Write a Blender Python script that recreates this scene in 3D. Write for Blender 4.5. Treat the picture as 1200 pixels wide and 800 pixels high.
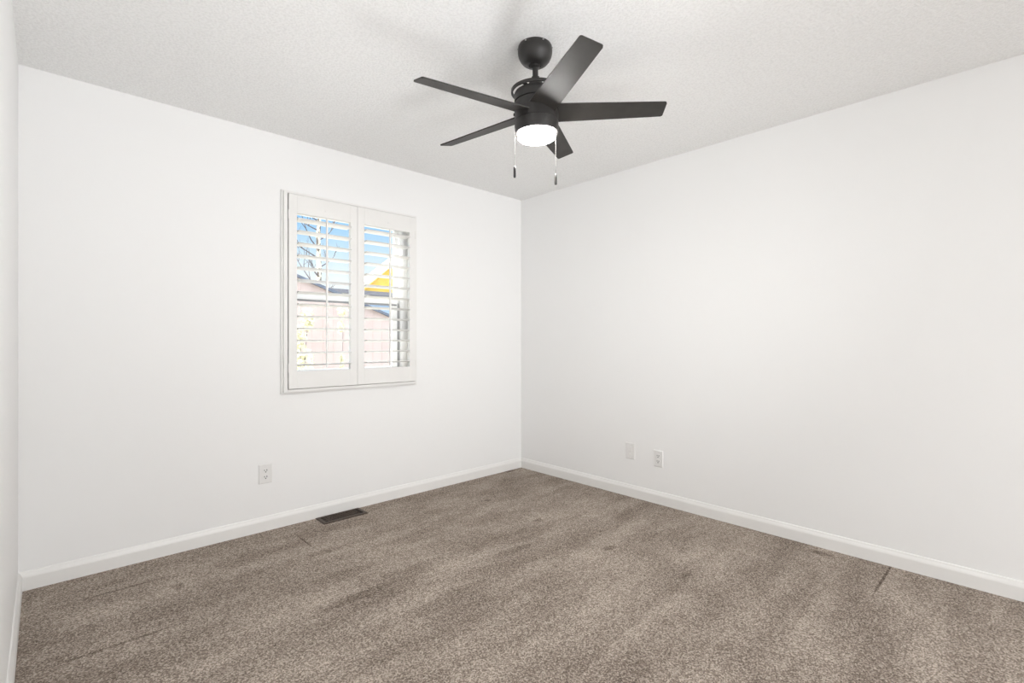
import bpy, bmesh, math, random
from mathutils import Vector, Matrix

for o in list(bpy.data.objects):
    bpy.data.objects.remove(o, do_unlink=True)
S = bpy.context.scene
C = S.collection
PI = math.pi
rnd = random.Random(7)

# ------------------------------------------------------------------ camera
cd = bpy.data.cameras.new('camera')
cam = bpy.data.objects.new('camera', cd)
C.objects.link(cam)
cam.location = (-3.174, -3.232, 1.165)
cam.rotation_euler = (PI / 2, 0, -math.atan2(0.6873, 0.7264))
cd.sensor_width = 36.0
cd.lens = 579.1 / 1200 * 36.0
cd.shift_y = -2.0 / 1200
cd.clip_start = 0.02
S.camera = cam

# ------------------------------------------------------------------ view, world, lights
S.view_settings.view_transform = 'Standard'
S.view_settings.look = 'None'
S.view_settings.exposure = 0.06
S.view_settings.gamma = 1.0
S.view_settings.use_curve_mapping = False

LAMP_EMIT = 132.0
FRONT_LIGHT = 119.0
LEFT_LIGHT = 3.7
CORNER_LIGHT = 5.4
SIDE_LIGHT = 9.3
SUN = 8.0
SKY = 2.6

w = bpy.data.worlds.new('sky')
S.world = w
w.use_nodes = True
nt = w.node_tree
nt.nodes.clear()
tc = nt.nodes.new('ShaderNodeTexCoord')
sep = nt.nodes.new('ShaderNodeSeparateXYZ')
nt.links.new(tc.outputs['Generated'], sep.inputs[0])
ramp = nt.nodes.new('ShaderNodeValToRGB')
cr = ramp.color_ramp
cr.elements[0].position = 0.0
cr.elements[0].color = (0.40, 0.41, 0.42, 1)
cr.elements[1].position = 1.0
cr.elements[1].color = (1.5, 1.6, 1.75, 1)
for p, c in ((0.115, (0.38, 0.40, 0.41, 1)), (0.17, (0.255, 0.335, 0.41, 1)), (0.235, (0.11, 0.24, 0.40, 1)), (0.32, (0.25, 0.42, 0.60, 1)), (0.50, (1.4, 1.5, 1.65, 1))):
    e = cr.elements.new(p)
    e.color = c
nt.links.new(sep.outputs['Z'], ramp.inputs[0])
bg = nt.nodes.new('ShaderNodeBackground')
bg.inputs['Strength'].default_value = SKY
nt.links.new(ramp.outputs[0], bg.inputs[0])
wo = nt.nodes.new('ShaderNodeOutputWorld')
nt.links.new(bg.outputs[0], wo.inputs[0])

sd = bpy.data.lights.new('sun', 'SUN')
sd.energy = SUN
sd.angle = 0.01
sd.color = (1.0, 0.90, 0.74)
sun = bpy.data.objects.new('sun', sd)
C.objects.link(sun)
sun.location = (-12, 2, 8)
sun.rotation_euler = Vector((0.85, -0.22, -0.42)).to_track_quat('-Z', 'Y').to_euler()


def area(name, loc, direction, sx, sy, power, col=(1, 1, 1), spread=180):
    d = bpy.data.lights.new(name, 'AREA')
    d.shape = 'RECTANGLE'
    d.size, d.size_y, d.energy, d.color = sx, sy, power, col
    d.spread = math.radians(spread)
    o = bpy.data.objects.new(name, d)
    C.objects.link(o)
    o.location = loc
    o.rotation_euler = Vector(direction).to_track_quat('-Z', 'Z').to_euler()
    return o


# added fill lights, unseen behind the camera, to even out walls and ceiling
area('front_fill', (-1.60, -6.90, 1.20), (0.10, 1, 0.02), 2.9, 2.2, FRONT_LIGHT, (0.972, 0.985, 0.998))
area('corner_fill', (-2.45, -3.46, 0.95), (2.30, 3.30, 1.25), 1.1, 0.40, CORNER_LIGHT, (0.972, 0.985, 0.998), 80)
area('ceiling_fill', (-1.63, -3.42, 0.08), (-0.55, 1.5, 2.3), 3.0, 0.55, LEFT_LIGHT, (0.972, 0.985, 0.998), 100)
area('left_fill', (-1.30, -3.42, 0.08), (-1.45, 2.3, 2.36), 2.2, 0.55, SIDE_LIGHT, (0.972, 0.985, 0.998), 65)


# ------------------------------------------------------------------ materials
def mat(name, col, rough=0.6, metal=0.0, spec=0.5, var=0.0, vscale=20, bump=0.0, bscale=200, bdist=0.002, detail=3):
    m = bpy.data.materials.new(name)
    m.use_nodes = True
    n = m.node_tree
    b = n.nodes['Principled BSDF']
    b.inputs['Base Color'].default_value = (*col, 1)
    b.inputs['Roughness'].default_value = rough
    b.inputs['Metallic'].default_value = metal
    b.inputs['Specular IOR Level'].default_value = spec
    t = n.nodes.new('ShaderNodeTexCoord')
    if var:
        nz = n.nodes.new('ShaderNodeTexNoise')
        nz.inputs['Scale'].default_value = vscale
        nz.inputs['Detail'].default_value = 4
        n.links.new(t.outputs['Object'], nz.inputs['Vector'])
        r = n.nodes.new('ShaderNodeValToRGB')
        r.color_ramp.elements[0].position = 0.3
        r.color_ramp.elements[1].position = 0.7
        r.color_ramp.elements[0].color = (*[max(0, c * (1 - var)) for c in col], 1)
        r.color_ramp.elements[1].color = (*[min(1, c * (1 + var)) for c in col], 1)
        n.links.new(nz.outputs['Fac'], r.inputs[0])
        n.links.new(r.outputs[0], b.inputs['Base Color'])
    if bump:
        nz = n.nodes.new('ShaderNodeTexNoise')
        nz.inputs['Scale'].default_value = bscale
        nz.inputs['Detail'].default_value = detail
        n.links.new(t.outputs['Object'], nz.inputs['Vector'])
        bp = n.nodes.new('ShaderNodeBump')
        bp.inputs['Strength'].default_value = bump
        bp.inputs['Distance'].default_value = bdist
        n.links.new(nz.outputs['Fac'], bp.inputs['Height'])
        n.links.new(bp.outputs[0], b.inputs['Normal'])
    return m


M = {}
M['wall'] = mat('wall_paint', (0.895, 0.892, 0.885), 0.55, spec=0.3, bump=0.12, bscale=140, bdist=0.002)
M['trim'] = mat('trim_paint', (0.86, 0.85, 0.83), 0.35, var=0.01, vscale=8)
M['shutter'] = mat('shutter_paint', (0.84, 0.83, 0.81), 0.4, var=0.01, vscale=8)
M['louver'] = mat('louver_paint', (0.87, 0.86, 0.84), 0.35, var=0.01, vscale=8)
M['vinyl'] = mat('window_vinyl', (0.92, 0.92, 0.92), 0.35, var=0.01, vscale=8)
M['gasket'] = mat('gasket_and_gap_shade', (0.30, 0.30, 0.31), 0.6, var=0.08, vscale=30)
M['plate'] = mat('outlet_plastic', (0.82, 0.81, 0.795), 0.3, var=0.01, vscale=10)
M['slot'] = mat('outlet_slot', (0.05, 0.047, 0.045), 0.6, var=0.1, vscale=30)
M['screw'] = mat('screw_metal', (0.62, 0.61, 0.6), 0.35, metal=0.9, var=0.05, vscale=60)
M['fan'] = mat('fan_matte_black', (0.022, 0.020, 0.019), 0.42, spec=0.5, var=0.12, vscale=30)
M['blade'] = mat('fan_blade_black', (0.034, 0.031, 0.028), 0.52, spec=0.32, var=0.15, vscale=18)
M['chain'] = mat('chain_metal', (0.11, 0.105, 0.10), 0.5, metal=0.2, var=0.05, vscale=90)
M['register'] = mat('register_brown', (0.062, 0.042, 0.030), 0.55, metal=0.0, var=0.2, vscale=40)
M['duct'] = mat('duct_shade_black', (0.008, 0.007, 0.006), 0.8, var=0.2, vscale=40)
M['sun_block'] = mat('sun_block_paint', (0.895, 0.892, 0.885), 0.6, var=0.01, vscale=5)

# ceiling: sprayed orange-peel / popcorn texture
m = mat('ceiling_texture', (0.95, 0.948, 0.94), 0.75, spec=0.2)
n = m.node_tree
t = n.nodes.new('ShaderNodeTexCoord')
n1 = n.nodes.new('ShaderNodeTexNoise')
n1.inputs['Scale'].default_value = 95
n1.inputs['Detail'].default_value = 3
n1.inputs['Roughness'].default_value = 0.6
n.links.new(t.outputs['Object'], n1.inputs['Vector'])
r1 = n.nodes.new('ShaderNodeValToRGB')
r1.color_ramp.elements[0].position = 0.42
r1.color_ramp.elements[1].position = 0.62
n.links.new(n1.outputs['Fac'], r1.inputs[0])
bp = n.nodes.new('ShaderNodeBump')
bp.inputs['Strength'].default_value = 0.38
bp.inputs['Distance'].default_value = 0.006
r2 = n.nodes.new('ShaderNodeValToRGB')           # shading of the sprayed texture put into colour, low spots darker
r2.color_ramp.elements[0].position = 0.36
r2.color_ramp.elements[0].color = (0.90, 0.898, 0.89, 1)
r2.color_ramp.elements[1].position = 0.58
r2.color_ramp.elements[1].color = (0.975, 0.973, 0.965, 1)
n.links.new(n1.outputs['Fac'], r2.inputs[0])
n.links.new(r2.outputs[0], n.nodes['Principled BSDF'].inputs['Base Color'])
n.links.new(r1.outputs[0], bp.inputs['Height'])
n.links.new(bp.outputs[0], n.nodes['Principled BSDF'].inputs['Normal'])
M['ceiling'] = m

# lamp diffuser
m = mat('lamp_diffuser', (0.9, 0.9, 0.88), 0.4, var=0.01, vscale=10)
b = m.node_tree.nodes['Principled BSDF']
b.inputs['Emission Color'].default_value = (1.0, 0.985, 0.956, 1)
b.inputs['Emission Strength'].default_value = LAMP_EMIT
M['diffuser'] = m

# window glass: clear pane with a fresnel reflection
m = bpy.data.materials.new('window_glass')
m.use_nodes = True
n = m.node_tree
n.nodes.clear()
o_ = n.nodes.new('ShaderNodeOutputMaterial')
mx = n.nodes.new('ShaderNodeMixShader')
tr = n.nodes.new('ShaderNodeBsdfTransparent')
tr.inputs[0].default_value = (0.96, 0.98, 0.98, 1)
gl = n.nodes.new('ShaderNodeBsdfGlossy')
gl.inputs['Roughness'].default_value = 0.01
fr = n.nodes.new('ShaderNodeFresnel')
ge = n.nodes.new('ShaderNodeNewGeometry')
ir = n.nodes.new('ShaderNodeMapRange')           # same pane reflectance from both of its faces
ir.inputs[3].default_value = 1.45
ir.inputs[4].default_value = 1 / 1.45
n.links.new(ge.outputs['Backfacing'], ir.inputs[0])
n.links.new(ir.outputs[0], fr.inputs[0])
n.links.new(fr.outputs[0], mx.inputs[0])
n.links.new(tr.outputs[0], mx.inputs[1])
n.links.new(gl.outputs[0], mx.inputs[2])
n.links.new(mx.outputs[0], o_.inputs[0])
M['glass'] = m

# carpet: twisted cut pile, mottled yarn, brushed nap bands, furniture dents and seams
m = bpy.data.materials.new('carpet_pile')
m.use_nodes = True
n = m.node_tree
b = n.nodes['Principled BSDF']
b.inputs['Roughness'].default_value = 0.95
b.inputs['Specular IOR Level'].default_value = 0.05
t = n.nodes.new('ShaderNodeTexCoord')
OBJ = t.outputs['Object']


def math_(op, a, bv=None, clamp=False):
    q = n.nodes.new('ShaderNodeMath')
    q.operation = op
    q.use_clamp = clamp
    for i, v in enumerate((a, bv)):
        if v is None:
            continue
        if isinstance(v, (int, float)):
            q.inputs[i].default_value = v
        else:
            n.links.new(v, q.inputs[i])
    return q.outputs[0]


def noise_(scale, vec=OBJ, detail=2.0, rough=0.5):
    q = n.nodes.new('ShaderNodeTexNoise')
    q.inputs['Scale'].default_value = scale
    q.inputs['Detail'].default_value = detail
    q.inputs['Roughness'].default_value = rough
    n.links.new(vec, q.inputs['Vector'])
    return q.outputs['Fac']


def map_(scale, loc=(0, 0, 0), rot=(0, 0, 0)):
    q = n.nodes.new('ShaderNodeMapping')
    q.inputs['Scale'].default_value = scale
    q.inputs['Location'].default_value = loc
    q.inputs['Rotation'].default_value = rot
    n.links.new(OBJ, q.inputs['Vector'])
    return q.outputs[0]


def range_(v, a, b_, c, d):
    q = n.nodes.new('ShaderNodeMapRange')
    q.inputs[1].default_value, q.inputs[2].default_value = a, b_
    q.inputs[3].default_value, q.inputs[4].default_value = c, d
    n.links.new(v, q.inputs[0])
    return q.outputs[0]


vor = n.nodes.new('ShaderNodeTexVoronoi')
vor.inputs['Scale'].default_value = 225
n.links.new(OBJ, vor.inputs['Vector'])
vs = n.nodes.new('ShaderNodeSeparateColor')
n.links.new(vor.outputs['Color'], vs.inputs[0])
yarn = math_('ADD', math_('MULTIPLY', vs.outputs[0], 0.55), math_('MULTIPLY', noise_(125, detail=3, rough=0.7), 0.6))
nap = range_(noise_(1.0, map_((1.5, 5.6, 1), (0.3, 0.2, 0)), 3, 0.55), 0.36, 0.64, -1, 1)      # vacuum bands along x, sheen of leaning pile put into colour
blot = range_(noise_(3.2, detail=4, rough=0.6), 0.34, 0.66, -1, 1)
fac = math_('ADD', yarn, math_('ADD', math_('MULTIPLY', nap, 0.085), math_('MULTIPLY', blot, 0.042)))
# dents, shade put into colour: (x, y, half-length x, half-length y)
marks = [(-0.857, -1.031, .030, .020), (-0.878, -1.597, .038, .020), (-0.838, -0.501, .024, .018), (-0.179, -0.033, .05, .022),
         (-0.094, -2.437, .026, .055), (-2.14, -1.12, .16, .030), (-2.05, -0.55, .09, .03), (-0.6, -1.9, .05, .02), (-1.3, -1.25, .12, .03), (-0.871, -2.045, .040, .018)]
seams = [(-0.19, -2.725, .185, .005), (-2.90, -0.30, .15, .006), (-2.715, -0.45, .02, .03), (-2.97, -0.823, .17, .007), (-2.08, -0.33, .006, .12)]
dent = None
for (x, y, a_, b_), k in [(q, .75) for q in marks[:5]] + [(q, .42) for q in marks[5:]] + [(q, 1.1) for q in seams[:1]] + [(q, .7) for q in seams[1:]]:
    g = n.nodes.new('ShaderNodeTexGradient')
    g.gradient_type = 'SPHERICAL'
    mp = n.nodes.new('ShaderNodeMapping')
    mp.inputs['Scale'].default_value = (0.7 / a_, 0.7 / b_, 0)
    mp.inputs['Location'].default_value = (-x * 0.7 / a_, -y * 0.7 / b_, 0)
    n.links.new(OBJ, mp.inputs['Vector'])
    n.links.new(mp.outputs[0], g.inputs['Vector'])
    v = math_('MULTIPLY', math_('MULTIPLY', g.outputs['Fac'], 2.2, True), k)
    dent = v if dent is None else math_('MAXIMUM', dent, v)
dent = math_('MULTIPLY', dent, range_(noise_(40), 0.3, 0.6, 0.5, 1.0))
fac = math_('SUBTRACT', fac, math_('MULTIPLY', dent, 0.34))  # shade of dents and creases darkens the colour too
rp = n.nodes.new('ShaderNodeValToRGB')
rp.color_ramp.elements[0].position = 0.14
rp.color_ramp.elements[0].color = (0.092, 0.070, 0.056, 1)
rp.color_ramp.elements[1].position = 0.98
rp.color_ramp.elements[1].color = (0.70, 0.61, 0.525, 1)
e = rp.color_ramp.elements.new(0.55)
e.color = (0.302, 0.248, 0.208, 1)
n.links.new(fac, rp.inputs[0])
n.links.new(rp.outputs[0], b.inputs['Base Color'])
bp = n.nodes.new('ShaderNodeBump')
bp.inputs['Strength'].default_value = 0.6
bp.inputs['Distance'].default_value = 0.006
n.links.new(fac, bp.inputs['Height'])
n.links.new(bp.outputs[0], b.inputs['Normal'])
M['carpet'] = m

# outdoors
M['pink'] = mat('neighbour_siding', (0.56, 0.44, 0.41), 0.8, var=0.06, vscale=3)
M['roof'] = mat('grey_blue_shingle', (0.13, 0.15, 0.20), 0.85, var=0.25, vscale=14)
M['eave'] = mat('dark_eave', (0.20, 0.19, 0.21), 0.7, var=0.1, vscale=6)
M['yellow'] = mat('golden_gable', (0.95, 0.60, 0.10), 0.7, var=0.08, vscale=3)
M['cream'] = mat('cream_rake', (0.88, 0.80, 0.58), 0.6, var=0.03, vscale=3)
M['bluewall'] = mat('blue_grey_siding', (0.42, 0.55, 0.75), 0.8, var=0.06, vscale=3)
M['whitewall'] = mat('pale_siding', (0.84, 0.82, 0.78), 0.7, var=0.03, vscale=3)
M['lawn'] = mat('dry_lawn', (0.56, 0.51, 0.42), 0.95, var=0.35, vscale=9)
M['bark'] = mat('pale_bark', (0.74, 0.66, 0.52), 0.85, var=0.06, vscale=10)
n = M['bark'].node_tree
bb = n.nodes['Principled BSDF']
t = n.nodes.new('ShaderNodeTexCoord')
mp = n.nodes.new('ShaderNodeMapping')
mp.inputs['Scale'].default_value = (6, 6, 3.2)
n.links.new(t.outputs['Object'], mp.inputs[0])
nz = n.nodes.new('ShaderNodeTexNoise')
nz.inputs['Scale'].default_value = 1.6
n.links.new(mp.outputs[0], nz.inputs['Vector'])
r = n.nodes.new('ShaderNodeValToRGB')
r.color_ramp.elements[0].position = 0.50
r.color_ramp.elements[0].color = (0.78, 0.69, 0.52, 1)
r.color_ramp.elements[1].position = 0.56
r.color_ramp.elements[1].color = (0.10, 0.085, 0.08, 1)
n.links.new(nz.outputs['Fac'], r.inputs[0])
n.links.new(r.outputs[0], bb.inputs['Base Color'])
M['twig'] = mat('dark_twig', (0.13, 0.11, 0.12), 0.85, var=0.1, vscale=10)
M['leaf_pale'] = mat('sunlit_pale_leaf', (0.82, 0.78, 0.58), 0.6, var=0.12, vscale=9)


# ------------------------------------------------------------------ mesh helpers
def box(bm, x0, x1, y0, y1, z0, z1, bev=0.0):
    vs_ = [bm.verts.new((x, y, z)) for x in (x0, x1) for y in (y0, y1) for z in (z0, z1)]
    f = []
    for q in ((0, 1, 3, 2), (4, 6, 7, 5), (0, 4, 5, 1), (2, 3, 7, 6), (0, 2, 6, 4), (1, 5, 7, 3)):
        f.append(bm.faces.new([vs_[i] for i in q]))
    if bev:
        es = {e for fc in f for e in fc.edges}
        bmesh.ops.bevel(bm, geom=list(es), offset=bev, segments=2, affect='EDGES', profile=0.7)


def lathe(bm, prof, seg=40, cen=(0, 0, 0), cap0=False, cap1=False):
    rings = []
    for r_, z in prof:
        if r_ < 1e-6:
            rings.append([bm.verts.new((cen[0], cen[1], cen[2] + z))])
        else:
            rings.append([bm.verts.new((cen[0] + r_ * math.cos(2 * PI * i / seg), cen[1] + r_ * math.sin(2 * PI * i / seg), cen[2] + z)) for i in range(seg)])
    for a_, b_ in zip(rings, rings[1:]):
        for i in range(seg):
            j = (i + 1) % seg
            if len(a_) == 1 and len(b_) == 1:
                continue
            if len(a_) == 1:
                bm.faces.new((a_[0], b_[i], b_[j]))
            elif len(b_) == 1:
                bm.faces.new((a_[i], a_[j], b_[0]))
            else:
                bm.faces.new((a_[i], a_[j], b_[j], b_[i]))
    if cap0 and len(rings[0]) > 1:
        bm.faces.new(rings[0])
    if cap1 and len(rings[-1]) > 1:
        bm.faces.new(rings[-1])
    bmesh.ops.recalc_face_normals(bm, faces=bm.faces)


def tube(bm, pts, radii, seg=8):
    prev = None
    pts = [Vector(p) for p in pts]
    if isinstance(radii, (int, float)):
        radii = [radii] * len(pts)
    for k, p in enumerate(pts):
        d = (pts[min(k + 1, len(pts) - 1)] - pts[max(k - 1, 0)]).normalized()
        u = d.orthogonal().normalized() if prev is None else (prev[1] - d * prev[1].dot(d)).normalized()
        v = d.cross(u)
        ring = [bm.verts.new(p + radii[k] * (u * math.cos(2 * PI * i / seg) + v * math.sin(2 * PI * i / seg))) for i in range(seg)]
        if prev:
            for i in range(seg):
                j = (i + 1) % seg
                bm.faces.new((prev[0][i], prev[0][j], ring[j], ring[i]))
        else:
            bm.faces.new(ring)
        prev = (ring, u)
    bm.faces.new(prev[0])


def obj(name, bm, m_, parent=None, loc=(0, 0, 0), smooth=None, xf=None):
    if xf is not None:
        bm.transform(xf)
    bmesh.ops.recalc_face_normals(bm, faces=bm.faces)
    me = bpy.data.meshes.new(name)
    bm.to_mesh(me)
    bm.free()
    ms = m_ if isinstance(m_, (list, tuple)) else [m_]
    for q in ms:
        me.materials.append(q)
    o = bpy.data.objects.new(name, me)
    C.objects.link(o)
    o.location = loc
    if parent:
        o.parent = parent
    if smooth is not None:
        me.shade_smooth()
        if smooth < 180:
            me.set_sharp_from_angle(angle=math.radians(smooth))
    return o


def struct(o):
    o['kind'] = 'structure'
    return o


def tag(o, label, cat, group=None):
    o['label'] = label
    o['category'] = cat
    if group:
        o['group'] = group
    return o


def empty(name, loc, label=None, cat=None, group=None):
    o = bpy.data.objects.new(name, None)
    o.empty_display_size = 0.1
    C.objects.link(o)
    o.location = loc
    if label:
        tag(o, label, cat, group)
    return o


# ------------------------------------------------------------------ room shell
XL, YF, H = -3.262, -3.70, 2.44
HX0, HX1, HZ0, HZ1 = -2.062, -1.153, 0.866, 2.074       # window hole
T = 0.17
bm = bmesh.new()
box(bm, XL - .12, .12, YF - 3.4, T, -.12, 0)
struct(obj('floor', bm, M['carpet']))
bm = bmesh.new()
box(bm, XL - .12, .12, YF - 3.4, T, H, H + .12)
struct(obj('ceiling', bm, M['ceiling']))
bm = bmesh.new()
box(bm, XL, HX0, 0, T, 0, H)
box(bm, HX1, 0, 0, T, 0, H)
box(bm, HX0, HX1, 0, T, 0, HZ0)
box(bm, HX0, HX1, 0, T, HZ1, H)
struct(obj('wall_back', bm, M['wall']))
bm = bmesh.new()
box(bm, 0, .12, YF, T, 0, H)
struct(obj('wall_right', bm, M['wall']))
bm = bmesh.new()
box(bm, XL - .12, XL, YF, T, 0, H)
struct(obj('wall_left', bm, M['wall']))
bm = bmesh.new()
box(bm, XL - .12, -3.05, YF - .12, YF, 0, H)
box(bm, -3.05, 0, YF - .12, YF, 2.36, H)
struct(obj('wall_front', bm, M['wall']))  # opening left for the added fill light behind
bm = bmesh.new()
box(bm, XL - .12, .12, YF - 3.4, YF - 3.28, 0, H)
box(bm, XL - .12, XL, YF - 3.28, YF - .12, 0, H)
box(bm, 0, .12, YF - 3.28, YF - .12, 0, H)
struct(obj('wall_sun_block', bm, M['sun_block']))  # unseen enclosure added to keep the sun out of the front opening


def baseboard(name, a, b_, inward):
    """a, b_: floor end points along the wall; inward: unit vector into the room"""
    a, b_, inn = Vector((*a, 0)), Vector((*b_, 0)), Vector((*inward, 0))
    prof = [(0, 0), (.014, 0), (.014, .060), (.0125, .066), (.010, .072), (.0075, .077), (.006, .083), (.004, .086), (0, .087)]
    bm = bmesh.new()
    ra = [bm.verts.new(a + inn * p + Vector((0, 0, z))) for p, z in prof]
    rb = [bm.verts.new(b_ + inn * p + Vector((0, 0, z))) for p, z in prof]
    for i in range(len(prof)):
        j = (i + 1) % len(prof)
        bm.faces.new((ra[i], ra[j], rb[j], rb[i]))
    bm.faces.new(ra)
    bm.faces.new(rb)
    return struct(obj(name, bm, M['trim']))


baseboard('baseboard_back', (XL, 0), (0, 0), (0, -1))
baseboard('baseboard_right', (0, YF), (0, 0), (-1, 0))
baseboard('baseboard_left', (XL, YF), (XL, 0), (1, 0))

# ------------------------------------------------------------------ window (single hung vinyl unit in the wall)
win = struct(empty('window_1', ((HX0 + HX1) / 2, .11, HZ0)))
WI = Matrix.Translation(-Vector(win.location))
bm = bmesh.new()
FX0, FX1, FZ0, FZ1 = -2.035, -1.214, 0.905, 2.04        # inner edges of the main frame
box(bm, HX0, FX0, .070, .160, HZ0, HZ1, .002)
box(bm, FX1, HX1, .070, .108, HZ0, HZ1, .002)
box(bm, -1.198, HX1, .108, .160, HZ0, HZ1, .002)
box(bm, FX0, FX1, .070, .160, FZ1, HZ1, .002)
box(bm, FX0, FX1, .070, .160, HZ0, FZ0, .002)
for xx in (-1.172, -1.186, -1.202):                      # moulded ribs of the vinyl jamb
    box(bm, xx - .003, xx + .003, .062, .070, HZ0 + .002, HZ1 - .002, .001)
obj('window_frame', bm, M['vinyl'], win, xf=WI)
bm = bmesh.new()  # grey strips painted in for the shadow gap beside each sash
box(bm, -1.238, FX1, .096, .108, FZ0, 1.44)
box(bm, -1.206, -1.198, .132, .145, 1.44, FZ1)
obj('jamb_gap_shade', bm, M['gasket'], win, xf=WI)['label'] = 'grey strip for the shadow gap at the jamb'


def sash(name, x0, x1, y0, y1, z0, z1, st, bot, top, gasket_z):
    bm = bmesh.new()
    box(bm, x0, x0 + st, y0, y1, z0, z1, .002)
    box(bm, x1 - st, x1, y0, y1, z0, z1, .002)
    box(bm, x0 + st, x1 - st, y0, y1, z0, z0 + bot, .002)
    box(bm, x0 + st, x1 - st, y0, y1, z1 - top, z1, .002)
    s = obj(name, bm, M['vinyl'], win, xf=WI)
    bm = bmesh.new()
    ym = (y0 + y1) / 2
    box(bm, x0 + st - .004, x1 - st + .004, ym - .002, ym + .002, z0 + bot - .004, z1 - top + .004)
    obj('glass', bm, M['glass'], s, xf=WI)
    if gasket_z:
        bm = bmesh.new()
        box(bm, x0 + st, x1 - st + .035, y0 - .003, y0 + .006, z1 - top - .012, z1 - top + .001)
        obj('gasket', bm, M['gasket'], s, xf=WI)['label'] = 'grey rubber gasket'
    return s


sash('lower_sash', FX0, -1.238, .074, .104, FZ0, 1.475, .042, .062, .044, True)
sash('upper_sash', FX0, -1.206, .110, .142, 1.432, FZ1, .034, .044, .045, False)

# ------------------------------------------------------------------ plantation shutters
SH = empty('plantation_shutter', ((-2.105 - 1.122) / 2, 0, .825),
           'white two-panel plantation shutter with open louvers over the window', 'shutter')
SI = Matrix.Translation(-Vector(SH.location))
OX0, OX1, OZ0, OZ1 = -2.105, -1.124, .826, 2.102
PX0, PXM, PX1, PZ0, PZ1 = -2.066, -1.611, -1.150, .857, 2.080
bm = bmesh.new()


def ring_boxes(bm, ox0, ox1, oz0, oz1, ix0, ix1, iz0, iz1, y0, y1, bev):
    box(bm, ox0, ix0, y0, y1, oz0, oz1, bev)
    box(bm, ix1, ox1, y0, y1, oz0, oz1, bev)
    box(bm, ix0, ix1, y0, y1, iz1, oz1, bev)
    box(bm, ix0, ix1, y0, y1, oz0, iz0, bev)


ring_boxes(bm, OX0, OX1, OZ0, OZ1, OX0 + .012, OX1 - .008, OZ0 + .010, OZ1 - .009, -.014, 0, .002)
ring_boxes(bm, OX0 + .012, OX1 - .008, OZ0 + .010, OZ1 - .009, PX0 - .004, PX1 + .004, PZ0 - .004, PZ1 + .004, -.027, 0, .002)
ring_boxes(bm, PX0 - .004, PX1 + .004, PZ0 - .004, PZ1 + .004, PX0 + .012, PX1 - .012, PZ0 + .012, PZ1 - .012, -.005, .012, 0)
obj('shutter_frame', bm, M['shutter'], SH, xf=SI)

LZ0, LZ1 = .967, 1.964
NL = 13


def louver_mesh(length):
    bm = bmesh.new()
    a_, b_ = .0445, .0056
    pr = [(a_ * math.cos(u), b_ * (abs(math.sin(u)) ** .8) * (1 if math.sin(u) >= 0 else -1)) for u in [2 * PI * i / 20 for i in range(20)]]
    r0 = [bm.verts.new((-length / 2, y, z)) for y, z in pr]
    r1_ = [bm.verts.new((length / 2, y, z)) for y, z in pr]
    for i in range(20):
        j = (i + 1) % 20
        bm.faces.new((r0[i], r0[j], r1_[j], r1_[i]))
    bm.faces.new(r0)
    bm.faces.new(r1_)
    return bm


TILT = math.radians(-5)     # room-side edge a touch higher
louver_src = None
for (x0, x1, lab) in ((PX0, PXM - .001, 'left hinged panel'), (PXM + .001, PX1, 'right hinged panel')):
    st = .050
    bm = bmesh.new()
    y0, y1 = -.036, -.008
    box(bm, x0, x0 + st, y0, y1, PZ0, PZ1, .0018)
    box(bm, x1 - st, x1, y0, y1, PZ0, PZ1, .0018)
    box(bm, x0 + st, x1 - st, y0, y1, PZ0, LZ0, .0015)
    box(bm, x0 + st, x1 - st, y0, y1, LZ1, PZ1, .0015)
    for z in (PZ0 + .075, PZ1 - .075):                   # rod notches in the rails
        lathe(bm, [(0, 0), (.0045, 0), (.0045, .002), (0, .002)], 10, ((x0 + x1) / 2 + .004, y0, z))
    p = obj('shutter_panel', bm, M['shutter'], SH, xf=SI)
    p['label'] = lab
    xc = (x0 + x1) / 2
    pitch = (LZ1 - LZ0) / NL
    for k in range(NL):
        z = LZ0 + pitch * (k + .5)
        if louver_src is None:
            lv = obj('louver', louver_mesh(x1 - x0 - 2 * st - .004), M['louver'], p, smooth=50)
            louver_src = lv
        else:
            lv = louver_src.copy()
            C.objects.link(lv)
            lv.parent = p
        lv.location = Vector((xc, -.020, z)) - Vector(SH.location)
        lv.rotation_euler = (TILT, 0, 0)
    bm = bmesh.new()
    box(bm, xc - .0055, xc + .0055, -.077, -.065, LZ0 + .018, LZ1 - .012, .002)
    obj('tilt_rod', bm, M['louver'], p, xf=SI)
    # hinges on the outer stile
    xh = x0 - .002 if lab.startswith('left') else x1 + .002
    for z in (PZ0 + .13, PZ1 - .13):
        bm = bmesh.new()
        lathe(bm, [(0, -.028), (.0028, -.028), (.0028, .028), (0, .028)], 10, (xh, -.036, z))
        obj('hinge', bm, M['louver'], p, xf=SI)

# ------------------------------------------------------------------ wall outlets
def rot_to_wall(wall):
    # local +Y points out of the wall into the room, X along the wall, Z up
    return {'back': Matrix.Rotation(PI, 4, 'Z'), 'right': Matrix.Rotation(PI / 2, 4, 'Z')}[wall]


def plate_bm(w_, h_, d=.0065):
    bm = bmesh.new()
    rings = []
    for inset, y in ((0, 0), (0, d * .45), (.0022, d * .8), (.005, d)):
        rings.append([bm.verts.new((sx * (w_ / 2 - inset), y, sz * (h_ / 2 - inset))) for sx, sz in ((-1, -1), (1, -1), (1, 1), (-1, 1))])
    for a_, b_ in zip(rings, rings[1:]):
        for i in range(4):
            j = (i + 1) % 4
            bm.faces.new((a_[i], a_[j], b_[j], b_[i]))
    bm.faces.new(rings[0])
    bm.faces.new(rings[-1])
    return bm


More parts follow.
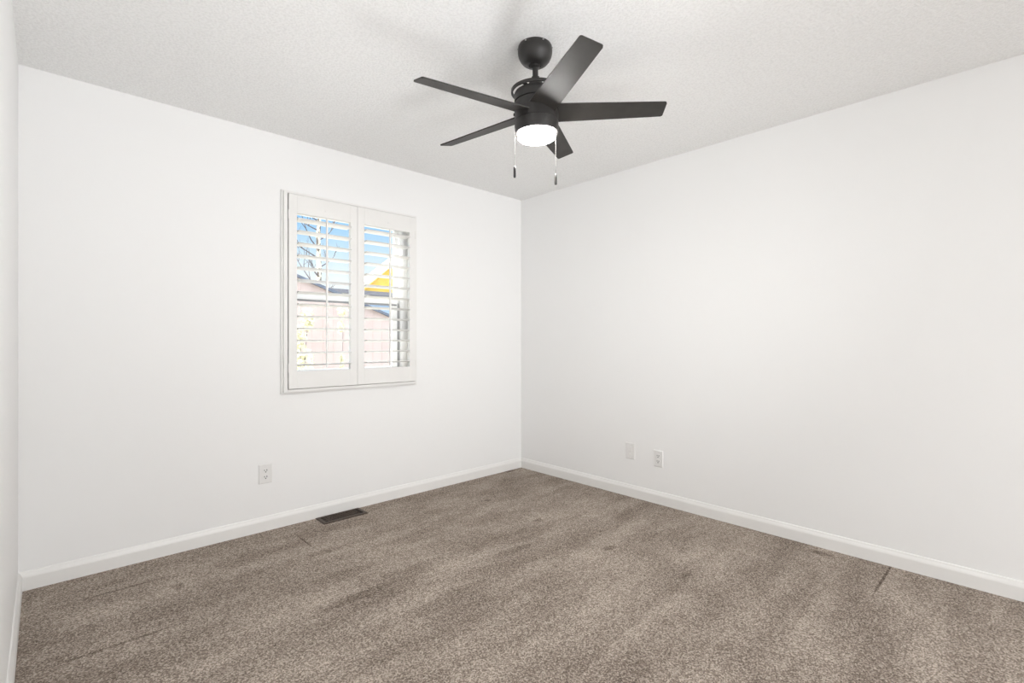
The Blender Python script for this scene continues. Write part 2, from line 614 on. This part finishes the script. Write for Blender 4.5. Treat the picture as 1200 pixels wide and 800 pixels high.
def disc_y(bm, r_, y0, y1, cx=0, cz=0, seg=20, sx=1.0, flat=None):
    a_, b_ = [], []
    for i in range(seg):
        u = 2 * PI * i / seg
        x, z = r_ * sx * math.cos(u), r_ * math.sin(u)
        if flat:
            z = max(-flat, min(flat, z))
        a_.append(bm.verts.new((cx + x, y0, cz + z)))
        b_.append(bm.verts.new((cx + x, y1, cz + z)))
    for i in range(seg):
        j = (i + 1) % seg
        bm.faces.new((a_[i], a_[j], b_[j], b_[i]))
    bm.faces.new(a_)
    bm.faces.new(b_)


def duplex(loc, wall, label, w_=.072, h_=.116):
    root = empty('wall_outlet', loc, label, 'outlet')
    R = rot_to_wall(wall)
    obj('cover_plate', plate_bm(w_, h_), M['plate'], root, xf=R)
    for s in (-1, 1):
        bm = bmesh.new()
        disc_y(bm, .0172, .005, .0085, 0, s * .0195, 28, flat=.0142)
        rc = obj('receptacle', bm, M['plate'], root, xf=R)
        bm = bmesh.new()
        box(bm, -.0086, -.0048, .007, .0088, s * .0195 - .002, s * .0195 + .008)
        box(bm, .0048, .0086, .007, .0088, s * .0195 - .001, s * .0195 + .007)
        disc_y(bm, .0034, .007, .0088, 0, s * .0195 - .0075, 12)
        obj('slots', bm, M['slot'], rc, xf=R)['label'] = 'dark plug slots'
    bm = bmesh.new()
    disc_y(bm, .0032, .006, .0078, 0, 0, 14)
    obj('screw', bm, M['plate'], root, xf=R)
    return root


duplex((-2.193, 0, .347), 'back', 'white duplex wall outlet below the shuttered window', w_=.078, h_=.118)
duplex((0, -1.395, .320), 'right', 'white duplex outlet with dark slots, right of the two plates on the right wall')
root = empty('wall_jack_plate', (0, -1.163, .338), 'blank-looking white jack plate, nearest the corner on the right wall', 'wall plate')
R = rot_to_wall('right')
obj('cover_plate', plate_bm(.078, .120), M['plate'], root, xf=R)
bm = bmesh.new()
box(bm, -.017, .017, .005, .0085, -.034, .034, .001)
jk = obj('insert', bm, M['plate'], root, xf=R)
bm = bmesh.new()
box(bm, -.014, .014, .0080, .0098, .013, .022, .0008)
box(bm, -.014, .014, .0080, .0098, -.001, .008, .0008)
obj('ridge', bm, M['plate'], jk, xf=R)
bm = bmesh.new()
box(bm, -.005, .005, .0078, .0094, -.026, -.016, .0006)
obj('jack_port', bm, M['trim'], jk, xf=R)
for s in (-1, 1):
    bm = bmesh.new()
    disc_y(bm, .003, .006, .0076, 0, s * .048, 14)
    obj('screw', bm, M['plate'], root, xf=R)

# ------------------------------------------------------------------ floor register
RG = empty('floor_register', (-1.744, -.087, 0), 'brown metal floor vent set in the carpet beside the back baseboard', 'vent')
L2, W2 = .150, .070
bm = bmesh.new()
il, iw = .128, .048


def frame_ring(bm, l, wd, z):
    return [bm.verts.new((sx * l, sy * wd, z)) for sx, sy in ((-1, -1), (1, -1), (1, 1), (-1, 1))]


rs = [frame_ring(bm, L2, W2, 0), frame_ring(bm, L2, W2, .003), frame_ring(bm, L2 - .006, W2 - .006, .0065), frame_ring(bm, il, iw, .0065), frame_ring(bm, il, iw, .001)]
for a_, b_ in zip(rs, rs[1:]):
    for i in range(4):
        j = (i + 1) % 4
        bm.faces.new((a_[i], a_[j], b_[j], b_[i]))
obj('register_frame', bm, M['register'], RG)
bm = bmesh.new()
box(bm, -il, il, -iw, iw, .0004, .0012)  # black sheet laid on the floor in place of the duct's shade
obj('duct_shade_sheet', bm, M['duct'], RG)['label'] = 'black sheet for the dark of the duct'
bm = bmesh.new()
nf = 15
for i in range(nf):                                      # slanted fins across the opening
    x = -il + (i + .5) * 2 * il / nf
    if abs(abs(x) - il + .006) < .004:
        continue
    vs_ = [bm.verts.new(p) for p in ((x - .0032, -iw, .0012), (x - .0016, -iw, .0012), (x + .0032, -iw, .0062), (x + .0016, -iw, .0062),
                                     (x - .0032, iw, .0012), (x - .0016, iw, .0012), (x + .0032, iw, .0062), (x + .0016, iw, .0062))]
    for q in ((0, 1, 2, 3), (4, 7, 6, 5), (0, 4, 5, 1), (1, 5, 6, 2), (2, 6, 7, 3), (3, 7, 4, 0)):
        bm.faces.new([vs_[k] for k in q])
for y in (-.016, .016):
    box(bm, -il, il, y - .0018, y + .0018, .0012, .0064)
obj('fins', bm, M['register'], RG)
bm = bmesh.new()
box(bm, .118, .126, -.012, -.004, .005, .011, .001)
obj('damper_lever', bm, M['register'], RG)

# ------------------------------------------------------------------ ceiling fan
FX, FY = -1.624, -1.7396
FAN = empty('ceiling_fan', (FX, FY, H), 'matte black five-blade ceiling fan with lit round light and two pull chains', 'ceiling fan')
BALL = -.060                                             # hanger ball below the ceiling
TM = Matrix.Identity(4)
ax = Vector((-.027, .006, 1)).normalized()
q_ = Vector((0, 0, 1)).rotation_difference(ax)
TM = Matrix.Translation((0, 0, BALL)) @ q_.to_matrix().to_4x4() @ Matrix.Translation((0, 0, -BALL))


def zz(z):
    return z - H


bm = bmesh.new()
lathe(bm, [(0, 0), (.0700, 0), (.0735, -.006), (.0748, -.020), (.0745, -.032), (.0715, -.046), (.065, -.060), (.055, -.072), (.043, -.080), (.031, -.0835),
           (.027, -.0835), (.026, -.078), (0, -.070)], 48)
can = obj('canopy', bm, M['fan'], FAN, smooth=40)
for a_ in range(6):
    u = a_ * PI / 3 + .2
    bm = bmesh.new()
    lathe(bm, [(0, -.002), (.0040, -.002), (.0040, .002), (0, .002)], 10, (.0740 * math.cos(u), .0740 * math.sin(u), -.009))
    obj('canopy_screw', bm, M['screw'], can)['label'] = 'bright screw head'
bm = bmesh.new()
lathe(bm, [(0, -.066), (.020, -.070), (.0235, -.080), (.021, -.090), (.0125, -.094)], 32)
obj('hanger_ball', bm, M['fan'], FAN, smooth=40, xf=TM)
bm = bmesh.new()
lathe(bm, [(.0122, -.085), (.0122, -.150)], 24, cap0=True, cap1=True)
obj('downrod', bm, M['fan'], FAN, smooth=40, xf=TM)
bm = bmesh.new()
lathe(bm, [(.0122, zz(2.308)), (.017, zz(2.307)), (.018, zz(2.298)), (.028, zz(2.288)), (.032, zz(2.276)), (.034, zz(2.262)), (.050, zz(2.252)), (.052, zz(2.215)), (0, zz(2.215))], 32)
obj('rod_coupling', bm, M['fan'], FAN, smooth=40, xf=TM)
# open hoop around the top of the motor
bm = bmesh.new()
lathe(bm, [(.1000, zz(2.239)), (.1070, zz(2.239)), (.1078, zz(2.243)), (.1070, zz(2.252)), (.1010, zz(2.254)), (.1000, zz(2.251)), (.1000, zz(2.239))], 64)
for a_ in (70, 190, 310):
    u = math.radians(a_)
    b2 = bmesh.new()
    box(b2, .045, .103, -.006, .006, zz(2.2445), zz(2.2525), .001)
    b2.transform(Matrix.Rotation(u, 4, 'Z'))
    me = bpy.data.meshes.new('tmp')
    b2.to_mesh(me)
    b2.free()
    bm.from_mesh(me)
    bpy.data.meshes.remove(me)
obj('top_hoop', bm, M['fan'], FAN, smooth=40, xf=TM)
bm = bmesh.new()
lathe(bm, [(0, zz(2.243)), (.084, zz(2.242)), (.0905, zz(2.239)), (.0938, zz(2.233)), (.0943, zz(2.226)), (.0943, zz(2.199)), (.0895, zz(2.198)), (.0895, zz(2.194)), (.0945, zz(2.193)),
           (.0952, zz(2.186)), (.0952, zz(2.116)), (.0935, zz(2.115)), (.0935, zz(2.112)), (.0952, zz(2.111)), (.0952, zz(2.068)), (.0935, zz(2.062)), (.0845, zz(2.060)), (.0835, zz(2.066)), (0, zz(2.068))], 64)
hous = obj('motor_housing', bm, M['fan'], FAN, smooth=35, xf=TM)
bm = bmesh.new()
lathe(bm, [(0, zz(2.067)), (.0822, zz(2.066)), (.0822, zz(2.047)), (.0806, zz(2.0425)), (.0760, zz(2.0395)), (.064, zz(2.036)), (.042, zz(2.033)), (.02, zz(2.0315)), (0, zz(2.031))], 48)
obj('light_diffuser', bm, M['diffuser'], FAN, smooth=60, xf=TM)['label'] = 'glowing white dome light'
# blades
BZ = zz(2.150)
for k in range(5):
    a_ = 5.499 + k * 2 * PI / 5
    R0, R1, w0, w1, th = .068, .555, .1155, .088, .0055
    outl = []

    def half(r_):
        return (w0 + (w1 - w0) * (r_ - R0) / (R1 - R0)) / 2
    cr_ = .010
    outl += [(R0, -half(R0)), (R1 - cr_, -half(R1 - cr_))]
    for i in range(1, 6):
        u = -PI / 2 + i * PI / 12
        outl.append((R1 - cr_ + cr_ * math.cos(u), -half(R1) + cr_ + cr_ * math.sin(u)))
    for i in range(0, 6):
        u = i * PI / 12
        outl.append((R1 - cr_ + cr_ * math.cos(u), half(R1) - cr_ + cr_ * math.sin(u)))
    outl += [(R1 - cr_, half(R1 - cr_)), (R0, half(R0))]
    bm = bmesh.new()
    top = [bm.verts.new((x, y, th / 2)) for x, y in outl]
    bot = [bm.verts.new((x, y, -th / 2)) for x, y in outl]
    bm.faces.new(top)
    bm.faces.new(bot[::-1])
    for i in range(len(outl)):
        j = (i + 1) % len(outl)
        bm.faces.new((top[i], bot[i], bot[j], top[j]))
    bl = obj('blade', bm, M['blade'], FAN, xf=TM @ Matrix.Translation((0, 0, BZ)) @ Matrix.Rotation(a_, 4, 'Z') @ Matrix.Rotation(-.260, 4, 'X'))
    bm = bmesh.new()                                     # short arm that enters the housing
    box(bm, .060, .108, -.030, .030, .0028, .0075, .002)
    obj('blade_arm', bm, M['fan'], bl, xf=TM @ Matrix.Translation((0, 0, BZ)) @ Matrix.Rotation(a_, 4, 'Z') @ Matrix.Rotation(-.260, 4, 'X'))
# pull chains
for (px, py, zend) in ((-1.712, -1.704, 1.905), (-1.5195, -1.7665, 1.902)):
    dx, dy = px - FX, py - FY
    r_ = math.hypot(dx, dy)
    ux, uy = dx / r_, dy / r_
    pts = [(FX + ux * .094, FY + uy * .094, 2.128), (FX + ux * .101, FY + uy * .101, 2.124), (px, py, 2.112), (px, py, 2.04), (px, py, zend)]
    bm = bmesh.new()
    loc = [(x - FX, y - FY, zz(z)) for x, y, z in pts]
    tube(bm, loc, .0006, 6)
    z = zend
    while z < 2.10:
        bmesh.ops.create_icosphere(bm, subdivisions=1, radius=.0013, matrix=Matrix.Translation((dx, dy, zz(z))))
        z += .0034
    ch = obj('pull_chain', bm, M['chain'], FAN)
    ch['label'] = 'thin light metal bead chain'
    bm = bmesh.new()
    lathe(bm, [(0, .003), (.0028, .002), (.0052, -.003), (.0056, -.012), (.0056, -.042), (.0044, -.0465), (0, -.047)], 16, (dx, dy, zz(zend)))
    obj('pull_weight', bm, M['fan'], ch, smooth=50)['label'] = 'black cylinder pull'
    bm = bmesh.new()
    lathe(bm, [(0, .006), (.004, .005), (.004, -.005), (0, -.006)], 12, (ux * .097 , uy * .097, zz(2.127)))
    obj('chain_outlet', bm, M['fan'], ch)

# ------------------------------------------------------------------ outdoors
GZ = -.45
bm = bmesh.new()
box(bm, -14, 22, .5, 34, GZ - .2, GZ)
lw = struct(obj('ground', bm, M['lawn']))

# house with the pink gable wall, facing the window
HA = empty('house', (-.6, 6.0, GZ), 'pinkish sided neighbour house with grey sloping roof, nearest outside the window', 'house')
hx, hy, hz = HA.location
LA = Matrix.Translation(-Vector(HA.location))
ridge_x, ridge_z, slope = -.6, 2.57, .354
xe = 2.55
bm = bmesh.new()
pts = []
xl = ridge_x - (xe - ridge_x)
ze = ridge_z - slope * (xe - ridge_x)
outl = [(xl, GZ), (xe, GZ), (xe, ze), (ridge_x, ridge_z), (xl, ze)]
f0 = [bm.verts.new((x, 6.0, z)) for x, z in outl]
f1 = [bm.verts.new((x, 10.5, z)) for x, z in outl]
bm.faces.new(f0)
bm.faces.new(f1[::-1])
for i in range(5):
    j = (i + 1) % 5
    bm.faces.new((f0[i], f1[i], f1[j], f0[j]))
x = xl + .1
while x < xe - .02:                                      # raised battens of the vertical siding
    zt = ridge_z - slope * abs(x - ridge_x)
    box(bm, x - .010, x + .010, 5.994, 6.0, GZ, zt - .05)
    x += .205
obj('gable_wall', bm, M['pink'], HA, xf=LA)
for sgn in (-1, 1):
    bm = bmesh.new()
    xo = ridge_x + sgn * (xe - ridge_x + .25)
    zo = ridge_z - slope * (xe - ridge_x + .25)
    q4 = [(ridge_x, ridge_z), (xo, zo), (xo, zo + .05), (ridge_x, ridge_z + .05)]
    a0 = [bm.verts.new((x, 5.93, z)) for x, z in q4]
    a1 = [bm.verts.new((x, 10.7, z)) for x, z in q4]
    bm.faces.new(a0)
    bm.faces.new(a1)
    for i in range(4):
        j = (i + 1) % 4
        bm.faces.new((a0[i], a0[j], a1[j], a1[i]))
    obj('roof_slope', bm, M['roof'], HA, xf=LA)

# second house beyond, with golden gable and a long grey eave
HB = empty('house', (4.2, 12.0, GZ), 'farther house with golden gable and cream rake boards behind the pink house', 'house')
LB = Matrix.Translation(-Vector(HB.location))
bm = bmesh.new()
box(bm, 2.9, 10.5, 12.0, 17, GZ, 2.62)
obj('lower_wall', bm, M['bluewall'], HB, xf=LB)
bm = bmesh.new()
box(bm, 2.5, 10.8, 11.5, 12.2, 2.62, 2.74)
obj('eave_board', bm, M['eave'], HB, xf=LB)
bm = bmesh.new()
gx1, gz1 = 6.5, 4.45
g = [(4.45, 2.74), (8.55, 2.74), (gx1, gz1)]
a0 = [bm.verts.new((x, 12.0, z)) for x, z in g]
a1 = [bm.verts.new((x, 12.3, z)) for x, z in g]
bm.faces.new(a0)
bm.faces.new(a1)
for i in range(3):
    j = (i + 1) % 3
    bm.faces.new((a0[i], a0[j], a1[j], a1[i]))
obj('gable_wall', bm, M['yellow'], HB, xf=LB)
for (xa, za, xb, zb) in ((4.25, 2.74, gx1, gz1 + .12), (8.75, 2.74, gx1, gz1 + .12)):
    bm = bmesh.new()
    q4 = [(xa, za), (xb, zb), (xb, zb + .2), (xa, za + .2)]
    a0 = [bm.verts.new((x, 11.75, z)) for x, z in q4]
    a1 = [bm.verts.new((x, 12.25, z)) for x, z in q4]
    bm.faces.new(a0)
    bm.faces.new(a1)
    for i in range(4):
        j = (i + 1) % 4
        bm.faces.new((a0[i], a0[j], a1[j], a1[i]))
    obj('roof_slope', bm, M['cream'], HB, xf=LB)
# low pale wing between the two houses
bm = bmesh.new()
box(bm, 2.2, 4.5, 11.62, 12.0, GZ, 2.62)
obj('pale_wing', bm, M['whitewall'], HB, xf=LB)

# bare tree with pale bark behind the pink house
TX, TY = 2.63, 11.1
TR = empty('tree', (TX, TY, GZ), 'bare tree with pale mottled trunk behind the pink house', 'tree')
bm = bmesh.new()
tp = [(0, 0, 0), (.01, 0, 1.2), (-.03, .02, 2.6), (.02, 0, 3.6), (-.01, .01, 4.6), (.05, 0, 5.8), (.02, 0, 7.2)]
tube(bm, tp, [.085, .08, .072, .066, .058, .045, .012], 12)
obj('trunk', bm, M['bark'], TR, smooth=60)
bm = bmesh.new()


def branch(p, d, ln, r_, depth):
    pts = [Vector(p)]
    dd = Vector(d).normalized()
    ns = 4
    for i in range(ns):
        dd = (dd + Vector((rnd.uniform(-.22, .22), rnd.uniform(-.22, .22), rnd.uniform(-.05, .22)))).normalized()
        pts.append(pts[-1] + dd * ln / ns)
    tube(bm, pts, [r_ * (1 - .2 * i) for i in range(ns + 1)], 5)
    if depth:
        for i in range(3):
            q = pts[rnd.randint(1, ns)]
            branch(q, dd + Vector((rnd.uniform(-.9, .9), rnd.uniform(-.6, .6), rnd.uniform(-.3, .8))), ln * .6, r_ * .55, depth - 1)


for i in range(15):
    z = 2.9 + i * .27
    sd_ = -1 if i % 3 else 1
    branch((0, 0, z), (sd_ * rnd.uniform(.7, 1), rnd.uniform(-.5, .5), rnd.uniform(.2, .7)), rnd.uniform(.9, 1.5) * (1.0 if sd_ < 0 else .55), .020, 2)
obj('branches', bm, M['twig'], TR)['label'] = 'thin dark bare branches'


def leaf_cloud(blobs, count, size):
    bm = bmesh.new()
    for i in range(count):
        c, r_ = rnd.choice(blobs)
        v = Vector((rnd.gauss(0, 1), rnd.gauss(0, 1), rnd.gauss(0, 1)))
        v = v.normalized() * (rnd.random() ** .45)
        p = Vector(c) + Vector((v.x * r_[0], v.y * r_[1], v.z * r_[2]))
        rt = Matrix.Rotation(rnd.uniform(0, 6.28), 4, 'Z') @ Matrix.Rotation(rnd.uniform(-1.2, 1.2), 4, 'X') @ Matrix.Rotation(rnd.uniform(0, 6.28), 4, 'Y')
        s = size * rnd.uniform(.6, 1.3)
        q = [(-.5, 0, 0), (0, -.32, .08), (.5, 0, 0), (0, .32, .08)]
        vs_ = [bm.verts.new(p + (rt @ Vector(k)) * s) for k in q]
        bm.faces.new((vs_[0], vs_[1], vs_[2]))
        bm.faces.new((vs_[0], vs_[2], vs_[3]))
    return bm


def shrub(loc, blobs, count, size, lm, label, stems):
    t_ = empty('shrub', loc, label, 'shrub')
    obj('foliage', leaf_cloud(blobs, count, size), lm, t_)
    bm_ = bmesh.new()
    for (x, y, z, r_) in stems:
        tube(bm_, [(0, 0, 0), (x * .4, y * .4, z * .5), (x, y, z)], [r_, r_ * .8, r_ * .3], 6)
    obj('stems', bm_, M['twig'], t_)
    return t_


shrub((-.14, 5.0, GZ), [((-.06, 0, .75), (.16, .2, .35)), ((.02, 0, 1.25), (.2, .2, .3)), ((-.05, 0, 1.65), (.14, .16, .22)), ((.12, 0, 1.95), (.10, .1, .2)), ((-.2, 0, 1.1), (.2, .2, .5))],
      1500, .07, M['leaf_pale'], 'sunlit pale leafy shrub against the pink house wall, at the left of the view outside', [(0, 0, 1.5, .02), (.12, 0, 1.9, .012), (-.15, 0, 1.2, .014)])
shrub((.70, 5.3, GZ), [((.02, 0, 2.13), (.10, .12, .10)), ((-.02, 0, 1.85), (.05, .08, .12)), ((0, 0, 1.2), (.03, .05, .2))],
      420, .06, M['leaf_pale'], 'slim pale shrub in front of the pink house, right of the larger pale shrub', [(.02, 0, 1.9, .008)])
